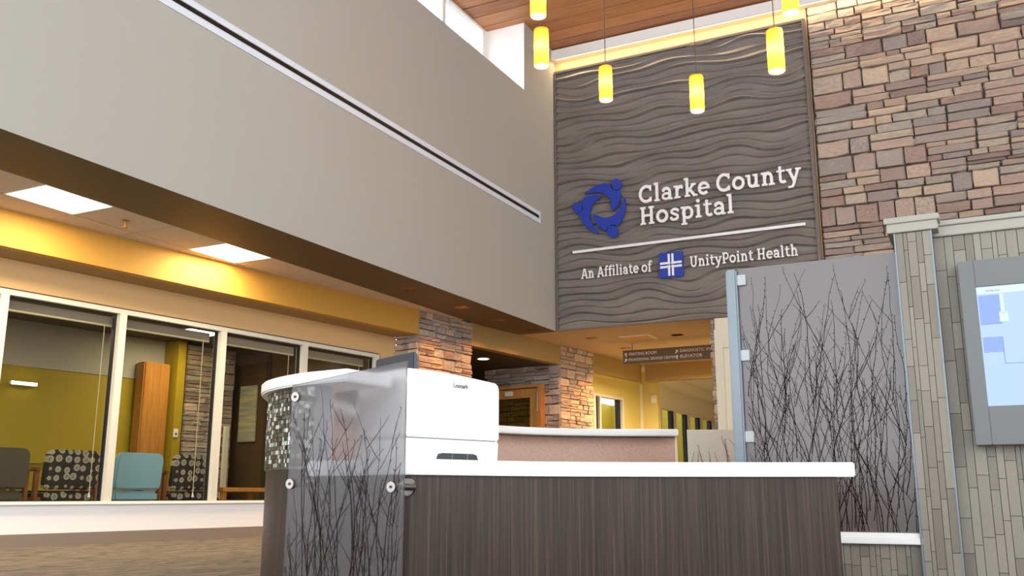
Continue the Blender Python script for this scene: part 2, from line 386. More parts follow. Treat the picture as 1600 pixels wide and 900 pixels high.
part('escutcheon', MB().lathe([(0, .044), (.05, .044), (.045, .034), (0, .034)], n=14), M['steel'], sp, True)
part('nozzle', MB().cyl((0, 0, .036), (0, 0, -.03), .012, 8).cyl((0, 0, -.03), (0, 0, -.036), .032, 10), M['orangewood'], sp)

# ---- upper left wall (bulkhead) with clerestory
wu = MB()
wu.box(-8.135, -7.19, -6, 16.06, 3.70, 7.852); wu.box(-7.192, -7.19, -6, 16.06, 3.545, 3.70)               # mass up to the clerestory sill
wu.box(-8.40, -7.19, 14.665, 16.06, 7.852, 9.25)             # solid end beside the clerestory
struct('wall_left_upper', wu, M['paint'], label='tall plain pale grey wall above the windows', cat='wall')
def holed(mb, x0, x1, y0, y1, z0, z1, holes, h=.11):
    y = y0
    for hx, hy in sorted(holes, key=lambda q: q[1]):
        mb.box(x0, x1, y, hy-h, z0, z1); mb.box(x0, hx-h, hy-h, hy+h, z0, z1); mb.box(hx+h, x1, hy-h, hy+h, z0, z1); y = hy+h
    mb.box(x0, x1, y, y1, z0, z1); return mb
SOF = [(-7.62, 11.6), (-7.62, 13.2), (-7.62, 14.5), (-7.5, 15.6)]; COR = [(-6.9, 17.0), (-6.75, 18.5), (-5.3, 17.4)]  # centres of the added spots that light the stone columns
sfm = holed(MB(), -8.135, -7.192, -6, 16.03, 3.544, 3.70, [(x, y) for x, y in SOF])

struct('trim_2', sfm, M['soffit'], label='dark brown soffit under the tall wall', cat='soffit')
cls = [14.545-1.46*i for i in range(7)]
for k in range(6):
    b, a = cls[k], cls[k+1]
    w = link('window_%d' % (k+8), None, None, (-8.03, a, 7.852), 0); w['kind'] = 'structure'
    tag(w, 'bright clerestory window, number %d from the wave panel' % (k+1), 'window')
    fr = MB(); L = b-a
    fr.box(-.06, .05, -.05, .05, 0, 1.348); fr.box(-.06, .05, .05, L-.05, 0, .07); fr.box(-.06, .05, .05, L-.05, 1.30, 1.348)
    if k == 0: fr.box(-.06, .05, L-.05, L+.115, 0, 1.348)
    part('frame', fr, M['white'], w)
    part('pane', MB().box(-.01, -.004, .05, L-.05, .07, 1.30), M['clear'], w)

# ---- timber ceiling, plank by plank
cb = MB(); cb.box(-8.10, 7, -6, 16.06, 9.225, 9.32)
ceil = struct('ceiling', cb, M['dark'], label='high red cedar plank ceiling', cat='ceiling')
pl = MB(); pl.box(-7.55, 7.5, -.1785, .1785, 0, .024); PM = pl.mesh('plank', M['plank'], bevel=.006)
for j in range(26):
    o = link('plank', PM, ceil, (-.47, 15.395-.376*j, 9.2))
part('plank', MB().box(-8.02, 7, 15.5935, 16.05, 9.2, 9.224), M['plank'], ceil)
struct('trim_3', MB().box(-7.19, 7, 15.877, 16.058, 8.973, 9.17), M['white'], label='white beam along the top of the back wall', cat='beam')

# ---- back wall: stone on the right, plain behind the wave panel
bw = MB(); bw.box(-7.19, -2.33, 16.06, 16.36, 3.56, 9.2); bw.box(-4.0, -2.33, 16.06, 16.36, 0, 3.56)
struct('wall_back', bw, M['peach'], label='plain warm wall strip above the wave panel', cat='wall')
sw = MB(); sw.box(-2.33, 7, 16.10, 16.4, 0, 9.2)
stw = struct('wall_back_stone', sw, M['mortar'], label='tall ledge stone wall beside the wave panel', cat='wall')
clad_stone(stw, -2.31, 2.05, 3.75, 8.99, 1.0, .075, 0, (0, 16.10, 0), None, 5)
_st = sorted((o for o in stw.children), key=lambda o: o.location.x)
bm_ = bmesh.new()
for o in _st[295:]:                          # the rest, right of the picture, as one piece
    tmp = o.data.copy(); tmp.transform(Matrix.LocRotScale(o.location, o.rotation_euler, o.scale)); bm_.from_mesh(tmp)
    bpy.data.meshes.remove(tmp); bpy.data.objects.remove(o)
me_ = bpy.data.meshes.new('stonework'); bm_.to_mesh(me_); bm_.free(); me_.materials.append(M['stone'])
link('stonework', me_, stw)['kind'] = 'stuff'

struct('wall_right_far', MB().box(7, 7.2, 9.5, 16.4, 0, 9.2), M['paint'], label='plain far right wall out of view', cat='wall')
struct('trim_11', MB().box(-8.02, -7.192, 14.655, 14.665, 7.852, 9.2), M['white'], label='side of the clerestory recess, coloured white as if sunlit', cat='wall')  # sunlight on the recess side put into its white colour
cv_ = thing('cove_light', 'slim warm strip light under the white beam above the wave panel', 'light', (-7.1, 15.90, 8.95))
part('channel', MB().box(0, 9.0, -.012, .012, .012, .022), M['white'], cv_); part('lens', MB().box(0, 9.0, -.008, .008, .008, .012), mat('cove_lens', (1, .9, .7), .5, emit=(1, .75, .42), es=2), cv_)
light('cove_lamp', 'AREA', (4.5, 0, 0), 60, (1, .74, .42), cv_, 9.0, .02, (R(12), 0, 0))
# ---- wave panel: carved ridges
def wave_panel():
    x0, x1, z0, z1 = -7.14, -2.40, 3.57, 8.70
    nx, nz = 130, 1000; rnd = random.Random(3)
    terms = [(rnd.uniform(.6, 3.4), rnd.uniform(-4, 4), rnd.uniform(0, 6.28), rnd.uniform(.008, .024)) for _ in range(12)]
    vs = []
    for j in range(nz+1):
        z = z0+(z1-z0)*j/nz
        for i in range(nx+1):
            x = x0+(x1-x0)*i/nx
            w = sum(a*math.sin(kx*x*1.5+kz*z*1.7+p) for kx, kz, p, a in terms)
            t = (z+w)/.145; fr = t-math.floor(t)
            amp = .088*(.72+.28*math.sin(1.3*x+2.1*math.floor(t)))
            h = (-.55*fr/.05 if fr < .05 else -.55+1.55*(fr-.05)/.12) if fr < .17 else ((1-fr)/.83)**1.6      # short undercut, long slope up to the next groove
            vs.append((x-x0, -h*amp-.02, z-z0))
    fs = [(j*(nx+1)+i, j*(nx+1)+i+1, (j+1)*(nx+1)+i+1, (j+1)*(nx+1)+i) for j in range(nz) for i in range(nx)]
    t = thing('wave_panel', 'large taupe wall panel carved with rippling waves behind the sign', 'wall panel', (x0, 16.04, z0))
    o = part('carved_board', MB().add(vs, fs), M['waves'], t, False)
    for p in o.data.polygons: p.use_smooth = True
    W, H = x1-x0, z1-z0; fr = MB()
    fr.box(-.03, 0, -.085, .02, -.025, H+.045); fr.box(W, W+.06, -.085, .02, -.025, H+.045); fr.box(0, W, -.085, .02, H, H+.045); fr.box(0, W, -.085, .02, -.025, 0)
    part('frame', fr, mat('panel_frame', (.17, .135, .12), .5), t)
wave_panel()

# ---- corridor under the wave panel
struct('ceiling_corridor', holed(MB(), -8.3, -3.9, 16.03, 21.3, 3.544, 3.7, COR).box(-8.3, -3.9, 16.03, 21.3, 3.7, 3.75), mat('warm_ceiling', (.52, .40, .24), .8), label='warm low corridor ceiling under the panel', cat='ceiling')
struct('ceiling_corridor_far', MB().box(-8.6, -2.0, 21.3, 45, 3.50, 3.7), M['cream'], label='far corridor ceiling', cat='ceiling')
cw = MB(); cw.box(.36, .526, 7.70, 10.74, 3.144, 3.6)
struct('trim_4', cw, M['tan'], W0, -WA, label='tan header between the two stone columns', cat='header')
cw = MB(); cw.box(.36, .526, 12.05, 14.36, 3.144, 3.6)
struct('trim_5', cw, M['tan'], W0, -WA, label='tan header beyond the far stone column', cat='header')
struct('trim_6', MB().box(-7.22, -3.9, 21.06, 21.3, 3.144, 3.6), M['tan'], label='tan header across the corridor', cat='header')
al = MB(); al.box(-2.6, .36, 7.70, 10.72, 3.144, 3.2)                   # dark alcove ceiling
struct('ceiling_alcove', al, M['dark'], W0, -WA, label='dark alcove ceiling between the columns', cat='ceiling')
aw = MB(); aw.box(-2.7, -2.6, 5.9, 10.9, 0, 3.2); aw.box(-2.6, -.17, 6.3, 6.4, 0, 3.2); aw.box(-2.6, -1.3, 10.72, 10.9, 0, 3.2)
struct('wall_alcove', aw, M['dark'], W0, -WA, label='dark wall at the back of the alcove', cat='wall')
wf = MB(); wf.box(-.16, 0, 12.06, 12.98, 0, 3.2); wf.box(-.16, 0, 12.98, 14.42, 0, .456); wf.box(-.16, 0, 12.98, 14.42, 2.80, 3.2); wf.box(-.16, 0, 14.42, 15.32, 0, 3.56)
wf.box(0, .36, 12.06, 14.36, 3.144, 3.2)
struct('wall_left_far', wf, M['yellow'], W0, -WA, label='yellow lit corridor wall beyond the far stone column', cat='wall')
w = link('window_14', None, None, wp(0, 12.98), -WA); tag(w, 'corridor window right of the far stone column', 'window', None, 'structure')
fr = MB(); fr.box(-.13, .02, 0, .09, .456, 2.80); fr.box(-.13, .02, 1.36, 1.44, .456, 2.80); fr.box(-.13, .02, .09, 1.36, 2.74, 2.80); fr.box(-.13, .02, .27, .33, .456, 2.74)
part('frame', fr, M['frame'], w)
part('gasket', MB().box(-.12, -.04, 1.24, 1.36, .456, 2.74).box(-.12, -.04, .09, .27, .456, 2.74), M['black'], w)
part('pane', MB().box(-.075, -.069, .33, 1.24, .456, 2.74), M['glass'], w)
ff = MB(); ff.box(-8.4, -7.28, 22.12, 22.3, 0, 3.56)
struct('wall_corridor_end', ff, M['yellow'], label='pale yellow wall stub with a cream corner bead', cat='wall')
struct('trim_7', MB().box(-7.72, -7.66, 22.08, 22.13, 0, 3.2), M['cream'], label='cream corner bead on the yellow wall', cat='trim')
fw = MB(); fw.box(-7.85, -7.696, 22.3, 45, 0, .5); fw.box(-7.85, -7.696, 22.3, 45, 2.80, 3.5); fw.box(-7.85, -7.696, 22.3, 23.5, .5, 2.8); fw.box(-7.85, -7.696, 28.5, 45, .5, 2.8)
fw.box(-7.696, -7.3, 22.3, 45, 3.28, 3.5)
struct('wall_corridor_left', fw, M['cream'], label='cream corridor wall with a row of windows', cat='wall')
ys = [23.5, 24.72, 25.98, 27.25, 28.5]
for k in range(4):
    w = link('window_%d' % (15+k), None, None, (-7.696, ys[k], .5)); L = ys[k+1]-ys[k]
    tag(w, ('nearest of the far corridor windows', 'second of the far corridor windows', 'third of the far corridor windows', 'farthest of the corridor windows')[k], 'window', None, 'structure')
    part('frame', MB().box(-.1, .03, 0, .12, 0, 2.3).box(-.1, .03, L-.05, L, 0, 2.3).box(-.1, .03, .12, L-.05, 2.24, 2.3), M['frame'], w)
    part('gasket', MB().box(-.09, .0, L-.26, L-.05, 0, 2.24), M['black'], w)
    part('pane', MB().box(-.06, -.054, .12, L-.26, 0, 2.24), M['glass'], w)
struct('wall_far_room', MB().box(-11.6, -11.5, 18, 45, 0, 3.5).box(-11.5, -7.85, 30, 30.1, 0, 3.5), M['olive'], label='olive wall seen through the corridor windows', cat='wall')
struct('wall_corridor_back', MB().box(-7.85, -2, 44, 44.2, 0, 3.5), M['cream'], label='far end wall of the corridor', cat='wall')
struct('wall_corridor_right', MB().box(-3.95, -3.8, 16.4, 44, 0, 3.6), M['cream'], label='right wall of the corridor', cat='wall')
# pier right of the opening: cream front, stone veneer on the corridor side
pr = thing('stone_clad_pier', 'cream pier with a ragged stone edge behind the silver post', 'pier', (-4.18, 15.86, 0))
part('core', MB().box(0, .50, .05, .19, 0, 3.525), M['cream'], pr)
part('casing', MB().box(-.0, .46, 0, .05, 3.0, 3.32).box(0, .14, 0, .05, 0, 3.0), M['cream'], pr)
clad_stone(pr, 0, .62, 1.0, 3.5, .55, .065, R(-90), (0, .62, 0), None, 9)

# ---- stone columns
def column(label, s0, s1, left_to, seed, k=.62, door=None):
    t = thing('stone_column', label, 'column', wp(.45, s0), -WA, 'stone columns of the window wall')
    part('core', MB().box(-.45-left_to, 0, .06, s1-s0, 0, 3.545), M['mortar'], t)
    clad_stone(t, 0, s1-s0, 1.1, 3.545, k, .07, R(90), (0.01, 0, 0), None, seed)
    clad_stone(t, -.45-left_to, .06, 1.1, 3.545 if left_to == 0 else 3.15, k, .07, 0, (0, .065, 0), door, seed+1)
    return t
column('near stone column right of the windows', 6.262, 7.736, 0, 21)
column('far stone column right of the wooden door', 10.728, 12.06, 1.35, 31, .62, None)
dr = link('door_1', None, None, wp(.09, 10.63), -WA); tag(dr, 'honey wood framed glass door beside the far column', 'door', None, 'structure')
part('casing', MB().box(-.02, .06, -.06, .10, 0, 2.76).box(-1.35, -.02, -.06, .10, 2.70, 2.76), M['orangewood'], dr)
part('leaf_frame', MB().box(-.22, -.03, -.03, .05, 0, 2.68).box(-1.2, -.22, -.03, .05, 2.50, 2.68), M['orangewood'], dr)
part('closer', MB().box(-.80, -.62, -.10, -.03, 2.55, 2.64), M['frame'], dr, bevel=.01)
part('hinge', MB().cyl((-.02, -.06, 2.2), (-.02, -.06, 2.62), .012, 8), M['steel'], dr)
part('pane', MB().box(-1.2, -.22, .0, .012, .3, 2.50), glass_mat('door_glass', (.75, .68, .45)), dr)

# ---- waiting room behind the window wall
wr = MB(); wr.box(-3.7, -3.6, -5, 6.1, 0, 2.45)
o = struct('wall_waiting', wr, M['olive'], W0, -WA, label='olive waiting room wall with a pale upper band for a reflection', cat='wall')
part('reflection_band', MB().box(-3.7, -3.58, -5, 5.93, 2.45, 3.2), M['paint'], o)  # band of the opposite lobby wall mirrored in the glass, built as colour here
struct('wall_waiting_right', MB().box(-3.6, -.16, 5.93, 6.1, 0, 3.2), M['umber'], W0, -WA, label='dark brown waiting room side wall', cat='wall')
struct('wall_waiting_left', MB().box(-3.6, -.16, -5.1, -5, 0, 3.2), M['olive'], W0, -WA, label='olive waiting room side wall out of view', cat='wall')
struct('ceiling_waiting', MB().box(-3.7, -.16, -5, 6.1, 3.14, 3.2), M['umber'], W0, -WA, label='brown waiting room ceiling', cat='ceiling')
struct('trim_8', MB().box(-3.6, -3.55, -5, 5.9, 1.02, 1.12), M['olive'], W0, -WA, label='chair rail on the olive wall', cat='rail')

# ---- right side: tiled column, tiled walls
tc = thing('tiled_column', 'taupe tiled column with moulded cap beside the twig panel', 'column', (-.525, 7.0, 0))
part('core', MB().box(.006, .24, .0, .30, 0, 2.36), M['grout'], tc)
part('cap', MB().box(-.045, .285, -.035, .34, 2.355, 2.42).box(-.06, .30, -.05, .355, 2.42, 2.462), M['captrim'], tc, bevel=.004)
for x in (-.004, .232): part('edge_trim', MB().box(x, x+.012, -.018, .02, 0, 2.355), M['alu'], tc, bevel=.003)
clad_tile(tc, (.048, .027, .058, .040, .058), .0, 2.353, (.008, 0, 0), 4)
wr_ = MB(); wr_.box(-.30, 4, 7.16, 7.45, 0, 2.34)
wr_o = struct('wall_right', wr_, M['grout'], label='taupe tiled wall behind the screen', cat='wall')
rnd = random.Random(12)
cols = []
x = 0
while x < 1.35:
    w_ = rnd.choice((.030, .045, .055, .070, .075)); cols.append(w_); x += w_
clad_tile(wr_o, cols, 0, 2.333, (-.285, 7.16, 0), 6)
part('cap_moulding', MB().box(-.285, 4, 7.12, 7.48, 2.333, 2.405).box(-.285, 4, 7.10, 7.5, 2.405, 2.44), M['captrim'], wr_o, bevel=.004)
lw = MB(); lw.box(-1.78, -.51, 7.05, 7.2, 0, .235)
lwo = struct('wall_right_low', lw, M['grout'], label='low taupe tiled wall under the twig panel', cat='wall')
cols = []; x = 0
while x < 1.2:
    w_ = rnd.choice((.030, .04, .045, .055, .06)); cols.append(w_); x += w_
cols[-1] -= x-1.24
clad_tile(lwo, [c for c in cols if c > .01], 0, .23, (-1.77, 7.05, 0), 8, .1, .2)
struct('trim_9', MB().box(-1.78, -.512, 6.985, 7.2, .232, .275).box(-1.78, -.512, 7.0, 7.2, .275, .304), M['white'], bevel=.004, label='white ledge under the twig panel', cat='ledge')

# ================================================================== THINGS ON THE WALLS
# ---- linear slot diffuser on the tall wall
sd = thing('linear_slot_diffuser', 'long white slot air diffuser with a black gap on the tall grey wall', 'air diffuser', (-7.188, 4.0, 5.455))
fl = MB(); fl.box(0, .014, 0, 11.30, 0, .078); fl.box(0, .014, 0, 11.30, .146, .222); fl.box(0, .014, 11.25, 11.30, .078, .146)
part('flange', fl, mat('cool_white_enamel', (.80, .84, .92), .4), sd)
part('inner_lip', MB().box(0, .022, 0, 11.25, .070, .079).box(0, .018, 0, 11.25, .1455, .150), M['white'], sd)
part('slot', MB().box(0, .004, 0, 11.25, .079, .146), M['black'], sd)
sb = MB(); sb.box(.004, .009, 0, .05, .085, .130); SBM = sb.mesh('spacer', M['blackplastic'])
for k in range(9): link('spacer', SBM, sd, (0, 1.9+1.1*k, 0))

# ---- sign lettering (slab serif strokes)
def arc(cx, cy, rx, ry, a0, a1, n=18): return [(cx+rx*math.cos(R(a0+(a1-a0)*i/n)), cy+ry*math.sin(R(a0+(a1-a0)*i/n))) for i in range(n+1)]
S_ = .165; T_ = .105
def bx(x0, x1, z0, z1): return ('b', x0, x1, z0, z1)
def st(p, w=S_): return ('s', p, w)
def stem(x, z0, z1): return bx(x-S_/2, x+S_/2, z0, z1)
def foot(x, z=0, l=.17, r=.17): return bx(x-l, x+r, z, z+T_)
def flag(x, z): return bx(x-.19, x, z-T_, z)
GL = {
 'l': (.46, [stem(.22, 0, 1.06), foot(.22), flag(.22, 1.06)]),
 'i': (.46, [stem(.22, 0, .72), foot(.22), flag(.22, .72), ('c', .21, .93, .105)]),
 'H': (1.02, [stem(.24, 0, 1), stem(.76, 0, 1), bx(.24, .76, .44, .57), foot(.24), foot(.76), foot(.24, 1-T_), foot(.76, 1-T_)]),
 'h': (.86, [stem(.22, 0, 1.06), flag(.22, 1.06), foot(.22), st([(.24, .45)]+arc(.42, .42, .20, .24, 150, 0)+[(.62, .1)]), foot(.62)]),
 'n': (.86, [stem(.22, 0, .72), flag(.22, .72), foot(.22), st([(.24, .42)]+arc(.42, .40, .20, .25, 150, 0)+[(.62, .1)]), foot(.62)]),
 'u': (.86, [flag(.2, .72), flag(.62, .72), st([(.2, .68)]+arc(.40, .32, .20, .25, 180, 320)+[(.6, .25)]), stem(.62, 0, .72), bx(.62, .80, 0, T_), bx(.12, .28, .5, .72)]),
 'r': (.62, [stem(.22, 0, .72), flag(.22, .72), foot(.22, 0, .17, .2), st([(.24, .40)]+arc(.46, .40, .22, .24, 170, 75)+[(.56, .62)]), ('c', .53, .585, .085)]),
 'k': (.84, [stem(.22, 0, 1.06), flag(.22, 1.06), foot(.22), st([(.24, .28), (.60, .66)], .13), st([(.36, .42), (.66, .05)], .165), bx(.46, .76, .72-T_, .72), bx(.54, .84, 0, T_)]),
 'e': (.76, [st(arc(.38, .36, .275, .29, 0, 318), S_), bx(.14, .735, .32, .425)]),
 'o': (.78, [st(arc(.38, .36, .285, .29, 0, 360), S_)]),
 'a': (.76, [st(arc(.33, .46, .215, .195, 155, 0)+[(.545, .06)]), st(arc(.32, .215, .215, .15, 0, 360), .13), bx(.5, .72, 0, T_), ('c', .155, .55, .085)]),
 'C': (.94, [st(arc(.50, .5, .39, .425, 48, 312, 26), S_), bx(.72, .83, .66, .97), bx(.72, .83, .04, .30)]),
 't': (.58, [st([(.24, .92), (.24, .26)]+arc(.40, .22, .16, .15, 180, 290)+[(.54, .12)], .155), bx(.04, .52, .72-T_, .72)]),
 'y': (.78, [st([(.14, .68), (.42, .05)]), st([(.66, .68), (.36, -.14), (.28, -.24)], .14), bx(.06, .34, -.30, -.19), bx(-.02, .30, .72-T_, .72), bx(.50, .82, .72-T_, .72)]),
 's': (.66, [st([(.55, .50), (.52, .60), (.42, .645), (.28, .645), (.17, .58), (.16, .48), (.26, .405), (.42, .345), (.52, .27), (.52, .16), (.42, .085), (.26, .075), (.15, .12), (.11, .22)], .14)]),
 'p': (.84, [stem(.22, -.30, .72), flag(.22, .72), foot(.22, -.30), st(arc(.44, .36, .26, .285, 0, 360), .155)]),
 'A': (.98, [st([(.17, .03), (.46, .97)], .13), st([(.83, .03), (.52, .97)], S_), bx(.26, .72, .28, .40), foot(.17), foot(.83), bx(.34, .62, .90, 1.0)]),
 'f': (.52, [st([(.24, .05), (.24, .80)]+arc(.40, .80, .16, .18, 180, 60), .155), bx(.04, .48, .72-T_, .72), foot(.24, 0, .17, .2), ('c', .50, .93, .075)]),
 'U': (1.0, [st([(.24, .95), (.24, .38)]+arc(.50, .36, .26, .30, 180, 360)+[(.76, .95)], .155), foot(.24, 1-T_), foot(.76, 1-T_)]),
 'P': (.84, [stem(.24, 0, 1), foot(.24, 0, .17, .22), bx(.07, .3, 1-T_, 1), st([(.26, .935), (.46, .935)]+arc(.48, .68, .25, .255, 90, -90)+[(.26, .425)], .14)]),
}
def glyph_mesh(ch, h, depth):
    adv, items = GL[ch]; mb = MB()
    def poly(pts): mb.prism_y([(x*h, z*h) for x, z in pts], -(depth-.0007*items.index(it)), 0)
    for it in items:
        if it[0] == 'b': poly([(it[1], it[3]), (it[2], it[3]), (it[2], it[4]), (it[1], it[4])])
        elif it[0] == 'c': poly([(it[1]+it[3]*math.cos(2*math.pi*i/14), it[2]+it[3]*math.sin(2*math.pi*i/14)) for i in range(14)])
        else:
            p, w = it[1], it[2]; n = len(p); closed = math.dist(p[0], p[-1]) < 1e-6; Lf, Rt = [], []
            for i in range(n):
                a = p[i-1] if i else (p[-2] if closed else p[0]); b = p[i+1] if i < n-1 else (p[1] if closed else p[-1])
                dx, dz = b[0]-a[0], b[1]-a[1]; q = math.hypot(dx, dz) or 1; nx_, nz_ = -dz/q*w/2, dx/q*w/2
                Lf.append((p[i][0]+nx_, p[i][1]+nz_)); Rt.append((p[i][0]-nx_, p[i][1]-nz_))
            m_ = n-1 if closed else n; k_ = len(items); q = depth-.0007*items.index(it)
            vs = [(x*h, y_, z*h) for y_ in (-q, 0) for side in (Lf, Rt) for x, z in side[:m_]]; fs = []
            for i in range(m_ if closed else m_-1):
                j = (i+1) % m_; a, b, c, d = i, j, m_+j, m_+i; e = 2*m_
                fs += [(a, b, c, d), (e+d, e+c, e+b, e+a), (b, a, e+a, e+b), (d, c, e+c, e+d)]
            if not closed: fs += [(0, m_, 3*m_, 2*m_), (m_-1, 3*m_-1, 4*m_-1, 2*m_-1)]
            mb.add(vs, fs)
    return mb.mesh('letter', M['letter'])
GC = {}
def lettering(t, text, x0, x1, z, h, depth=.03, gap=.02):
    adv = sum((.34 if c == ' ' else GL[c][0]+gap) for c in text)*h; sx = (x1-x0)/adv; x = x0
    for c in text:
        if c == ' ': x += .34*h*sx; continue
        if (c, h) not in GC: GC[c, h] = glyph_mesh(c, h, depth)
        o = link('letter', GC[c, h], t, (x, 0, z)); o.scale = (sx, 1, 1); x += (GL[c][0]+gap)*h*sx
SY = 15.93
t = thing('sign_lettering', 'large raised white two-line hospital name on the wave panel', 'sign', (-5.475, SY, 5.356))
lettering(t, 'Clarke County', .0, 2.90, .41, .335)
lettering(t, 'Hospital', .0, 1.755, 0, .335)
t = thing('affiliate_lettering', 'small raised white words left of the blue cross plaque', 'sign', (-6.643, SY, 4.475))
lettering(t, 'An Affiliate of', 0, 1.375, 0, .195, .022)
t = thing('affiliate_lettering', 'small raised white name right of the blue cross plaque', 'sign', (-4.573, SY, 4.475))
lettering(t, 'UnityPoint Health', 0, 1.875, 0, .195, .022)
t = thing('divider_bar', 'thin white horizontal bar under the hospital name', 'sign', (-6.804, SY, 5.004))
part('bar', MB().box(0, 4.25, -.03, 0, -.024, .024), M['letter'], t, bevel=.004)
# three-figure emblem: outlines in the wall plane, heads as discs
EMB = [[(235, 310), (300, 250), (370, 210), (450, 187), (520, 187), (526, 215), (545, 248), (580, 264), (630, 258), (637, 300), (625, 370), (600, 430), (570, 465), (540, 480), (528, 460), (527, 400), (510, 350), (470, 310), (420, 288), (370, 283), (300, 293)],
       [(195, 390), (225, 350), (280, 322), (340, 312), (395, 315), (412, 335), (395, 360), (350, 385), (315, 425), (295, 480), (292, 540), (300, 600), (325, 650), (360, 690), (390, 715), (375, 730), (320, 712), (260, 675), (210, 620), (180, 565), (168, 515), (197, 502), (214, 470), (214, 435), (200, 405)],
       [(325, 540), (345, 528), (375, 533), (410, 550), (460, 558), (520, 545), (580, 510), (620, 465), (650, 400), (672, 330), (685, 350), (685, 440), (665, 520), (630, 600), (600, 642), (570, 630), (520, 632), (485, 660), (465, 697), (430, 690), (390, 665), (350, 615), (330, 575)]]
HEADS = [(592, 193, 57), (150, 457, 56), (537, 702, 60)]
em = thing('emblem', 'royal blue emblem of three figures circling, left of the hospital name', 'emblem', (-6.257, SY, 5.801))
def e2w(x, y):                       # emblem drawing units to metres on the wall
    return ((x-390)*.0018, (450-y)*.0018-(x-390)*.00030)
for k in range(3):
    part('figure_body', MB().prism_y([e2w(*p) for p in EMB[k]], -.04, 0), M['blue'], em)
    hx, hy, hr = HEADS[k]
    part('figure_head', MB().prism_y([e2w(hx+hr*math.cos(2*math.pi*i/22), hy+hr*1.05*math.sin(2*math.pi*i/22)) for i in range(22)], -.04, 0), M['blue'], em)
cr = thing('cross_plaque', 'square blue plaque with a white double-line cross', 'sign', (-4.907, SY, 4.557))
sq = [(x, z) for cx, cz, a in ((.19, .20, 0), (-.19, .20, 90), (-.19, -.20, 180), (.19, -.20, 270)) for x, z in arc(cx, cz, .03, .03, a, a+90, 4)]
part('plate', MB().prism_y(sq, -.03, 0), M['blue'], cr)
c_ = MB()
for s in (-1, 1):
    c_.box(s*.034-.020, s*.034+.020, -.036, -.03, -.20, .20)
for s in (-1, 1):
    c_.box(-.20, .20, -.0355, -.03, s*.034-.020, s*.034+.020)
part('cross', c_, M['letter'], cr)
part('cross_line', MB().box(-.007, .007, -.0375, -.03, -.2, .2).box(-.2, .2, -.0374, -.03, -.007, .007), M['blue'], cr)

# ---- hanging direction sign
def text_mesh(txt, size, m):
    cu = bpy.data.curves.new('txt', 'FONT'); cu.body = txt; cu.size = size; cu.extrude = .002; cu.resolution_u = 2
    o = bpy.data.objects.new('txt', cu); COL.objects.link(o); dg = bpy.context.evaluated_depsgraph_get()
    me = bpy.data.meshes.new_from_object(o.evaluated_get(dg)); bpy.data.objects.remove(o); me.materials.clear(); me.materials.append(m)
    me.transform(Matrix.Rotation(R(90), 4, 'X')); return me
def text_part(name, txt, x, z, h, wid, m, parent, y=-.012):
    me = text_mesh(txt, 1, m); xs = [v.co.x for v in me.vertices]; zs = [v.co.z for v in me.vertices]
    sx = wid/(max(xs)-min(xs)); sz = h/(max(zs)-min(zs)); mx, mz = min(xs), min(zs)
    for v in me.vertices: v.co = ((v.co.x-mx)*sx, v.co.y, (v.co.z-mz)*sz)
    return link(name, me, parent, (x, y, z))
ds = thing('directory_sign', 'brown hanging corridor sign with two rows of white directions', 'sign', (-6.63, 18.0, 3.135))
part('board', MB().box(0, 2.2, 0, .04, 0, .275), M['signbrown'], ds, bevel=.005)
for x in (.2, 2.0): part('hanger', MB().cyl((x, .02, .275), (x, .02, .409), .01, 8), M['steel'], ds)
def arrow(x, z, rot):
    p = [(0, .04), (.035, 0), (.012, 0), (.012, -.045), (-.012, -.045), (-.012, 0), (-.035, 0)]
    c, s = math.cos(rot), math.sin(rot)
    part('arrow', MB().prism_y([(x+a*c-b*s, z+a*s+b*c) for a, b in p], -.004, 0), M['signtext'], ds)
arrow(.07, .19, 0); arrow(.07, .08, R(-35)); arrow(1.13, .19, R(-35)); arrow(1.13, .08, 0)
text_part('text', 'WAITING ROOM', .13, .165, .062, .58, M['signtext'], ds, -.003)
text_part('text', 'PROFESSIONAL SERVICES CENTER', .13, .055, .052, .97, M['signtext'], ds, -.003)
text_part('text', 'DIAGNOSTIC IMAGING', 1.20, .165, .062, .86, M['signtext'], ds, -.003)
text_part('text', 'ELEVATOR', 1.20, .055, .062, .44, M['signtext'], ds, -.003)
cv = thing('ceiling_vent', 'flat square air vent in the corridor ceiling', 'vent', (-6.05, 17.35, 3.52))
part('frame', MB().box(-.3, .3, -.3, .3, .012, .022), M['cream'], cv)
for k in range(5): part('slat', MB().box(-.26, .26, -.23+.1*k, -.17+.1*k, 0, .012), M['peach'], cv)
fs = thing('fire_alarm', 'small pale fire alarm strobe on the yellow wall stub', 'alarm', (-7.36, 22.11, 2.72))
part('body', MB().box(-.07, .07, -.05, 0, 0, .2), M['cream'], fs, bevel=.01); part('lens', MB().box(-.04, .04, -.07, -.05, .05, .11), M['white'], fs)

# ---- recessed down lights
def can(label, p, e, spot=R(110)):
    t = thing('downlight', label, 'light', p, 0, 'recessed round downlights')
    part('trim_ring', MB().lathe([(.10, .0), (.13, -.006), (.13, .01), (.10, .01)], n=20), M['white'], t, True)
    part('lens', MB().lathe([(0, -.002), (.10, -.002), (.10, .01)], n=20), M['can'], t)
    light('downlight_lamp', 'SPOT', (0, 0, -.03), e, WARM, t, .09, spot=spot, blend=.7)
can('round downlight in the dark alcove ceiling', wp(-.26, 9.15, 3.132), 60)
can('round downlight in the far corridor ceiling', (-6.04, 23.9, 3.488), 260)
can('added round downlight hidden behind the direction sign', (-6.1, 19.6, 3.532), 600, R(165))  # added out of sight to light the far stone column
can('added round downlight hidden behind the right half of the direction sign', (-5.0, 19.9, 3.532), 450, R(165))  # second lamp added out of sight for the same column
can('round downlight farthest down the corridor', (-5.8, 28.5, 3.488), 420)
can('second farthest round downlight of the corridor', (-5.8, 26.0, 3.488), 320)
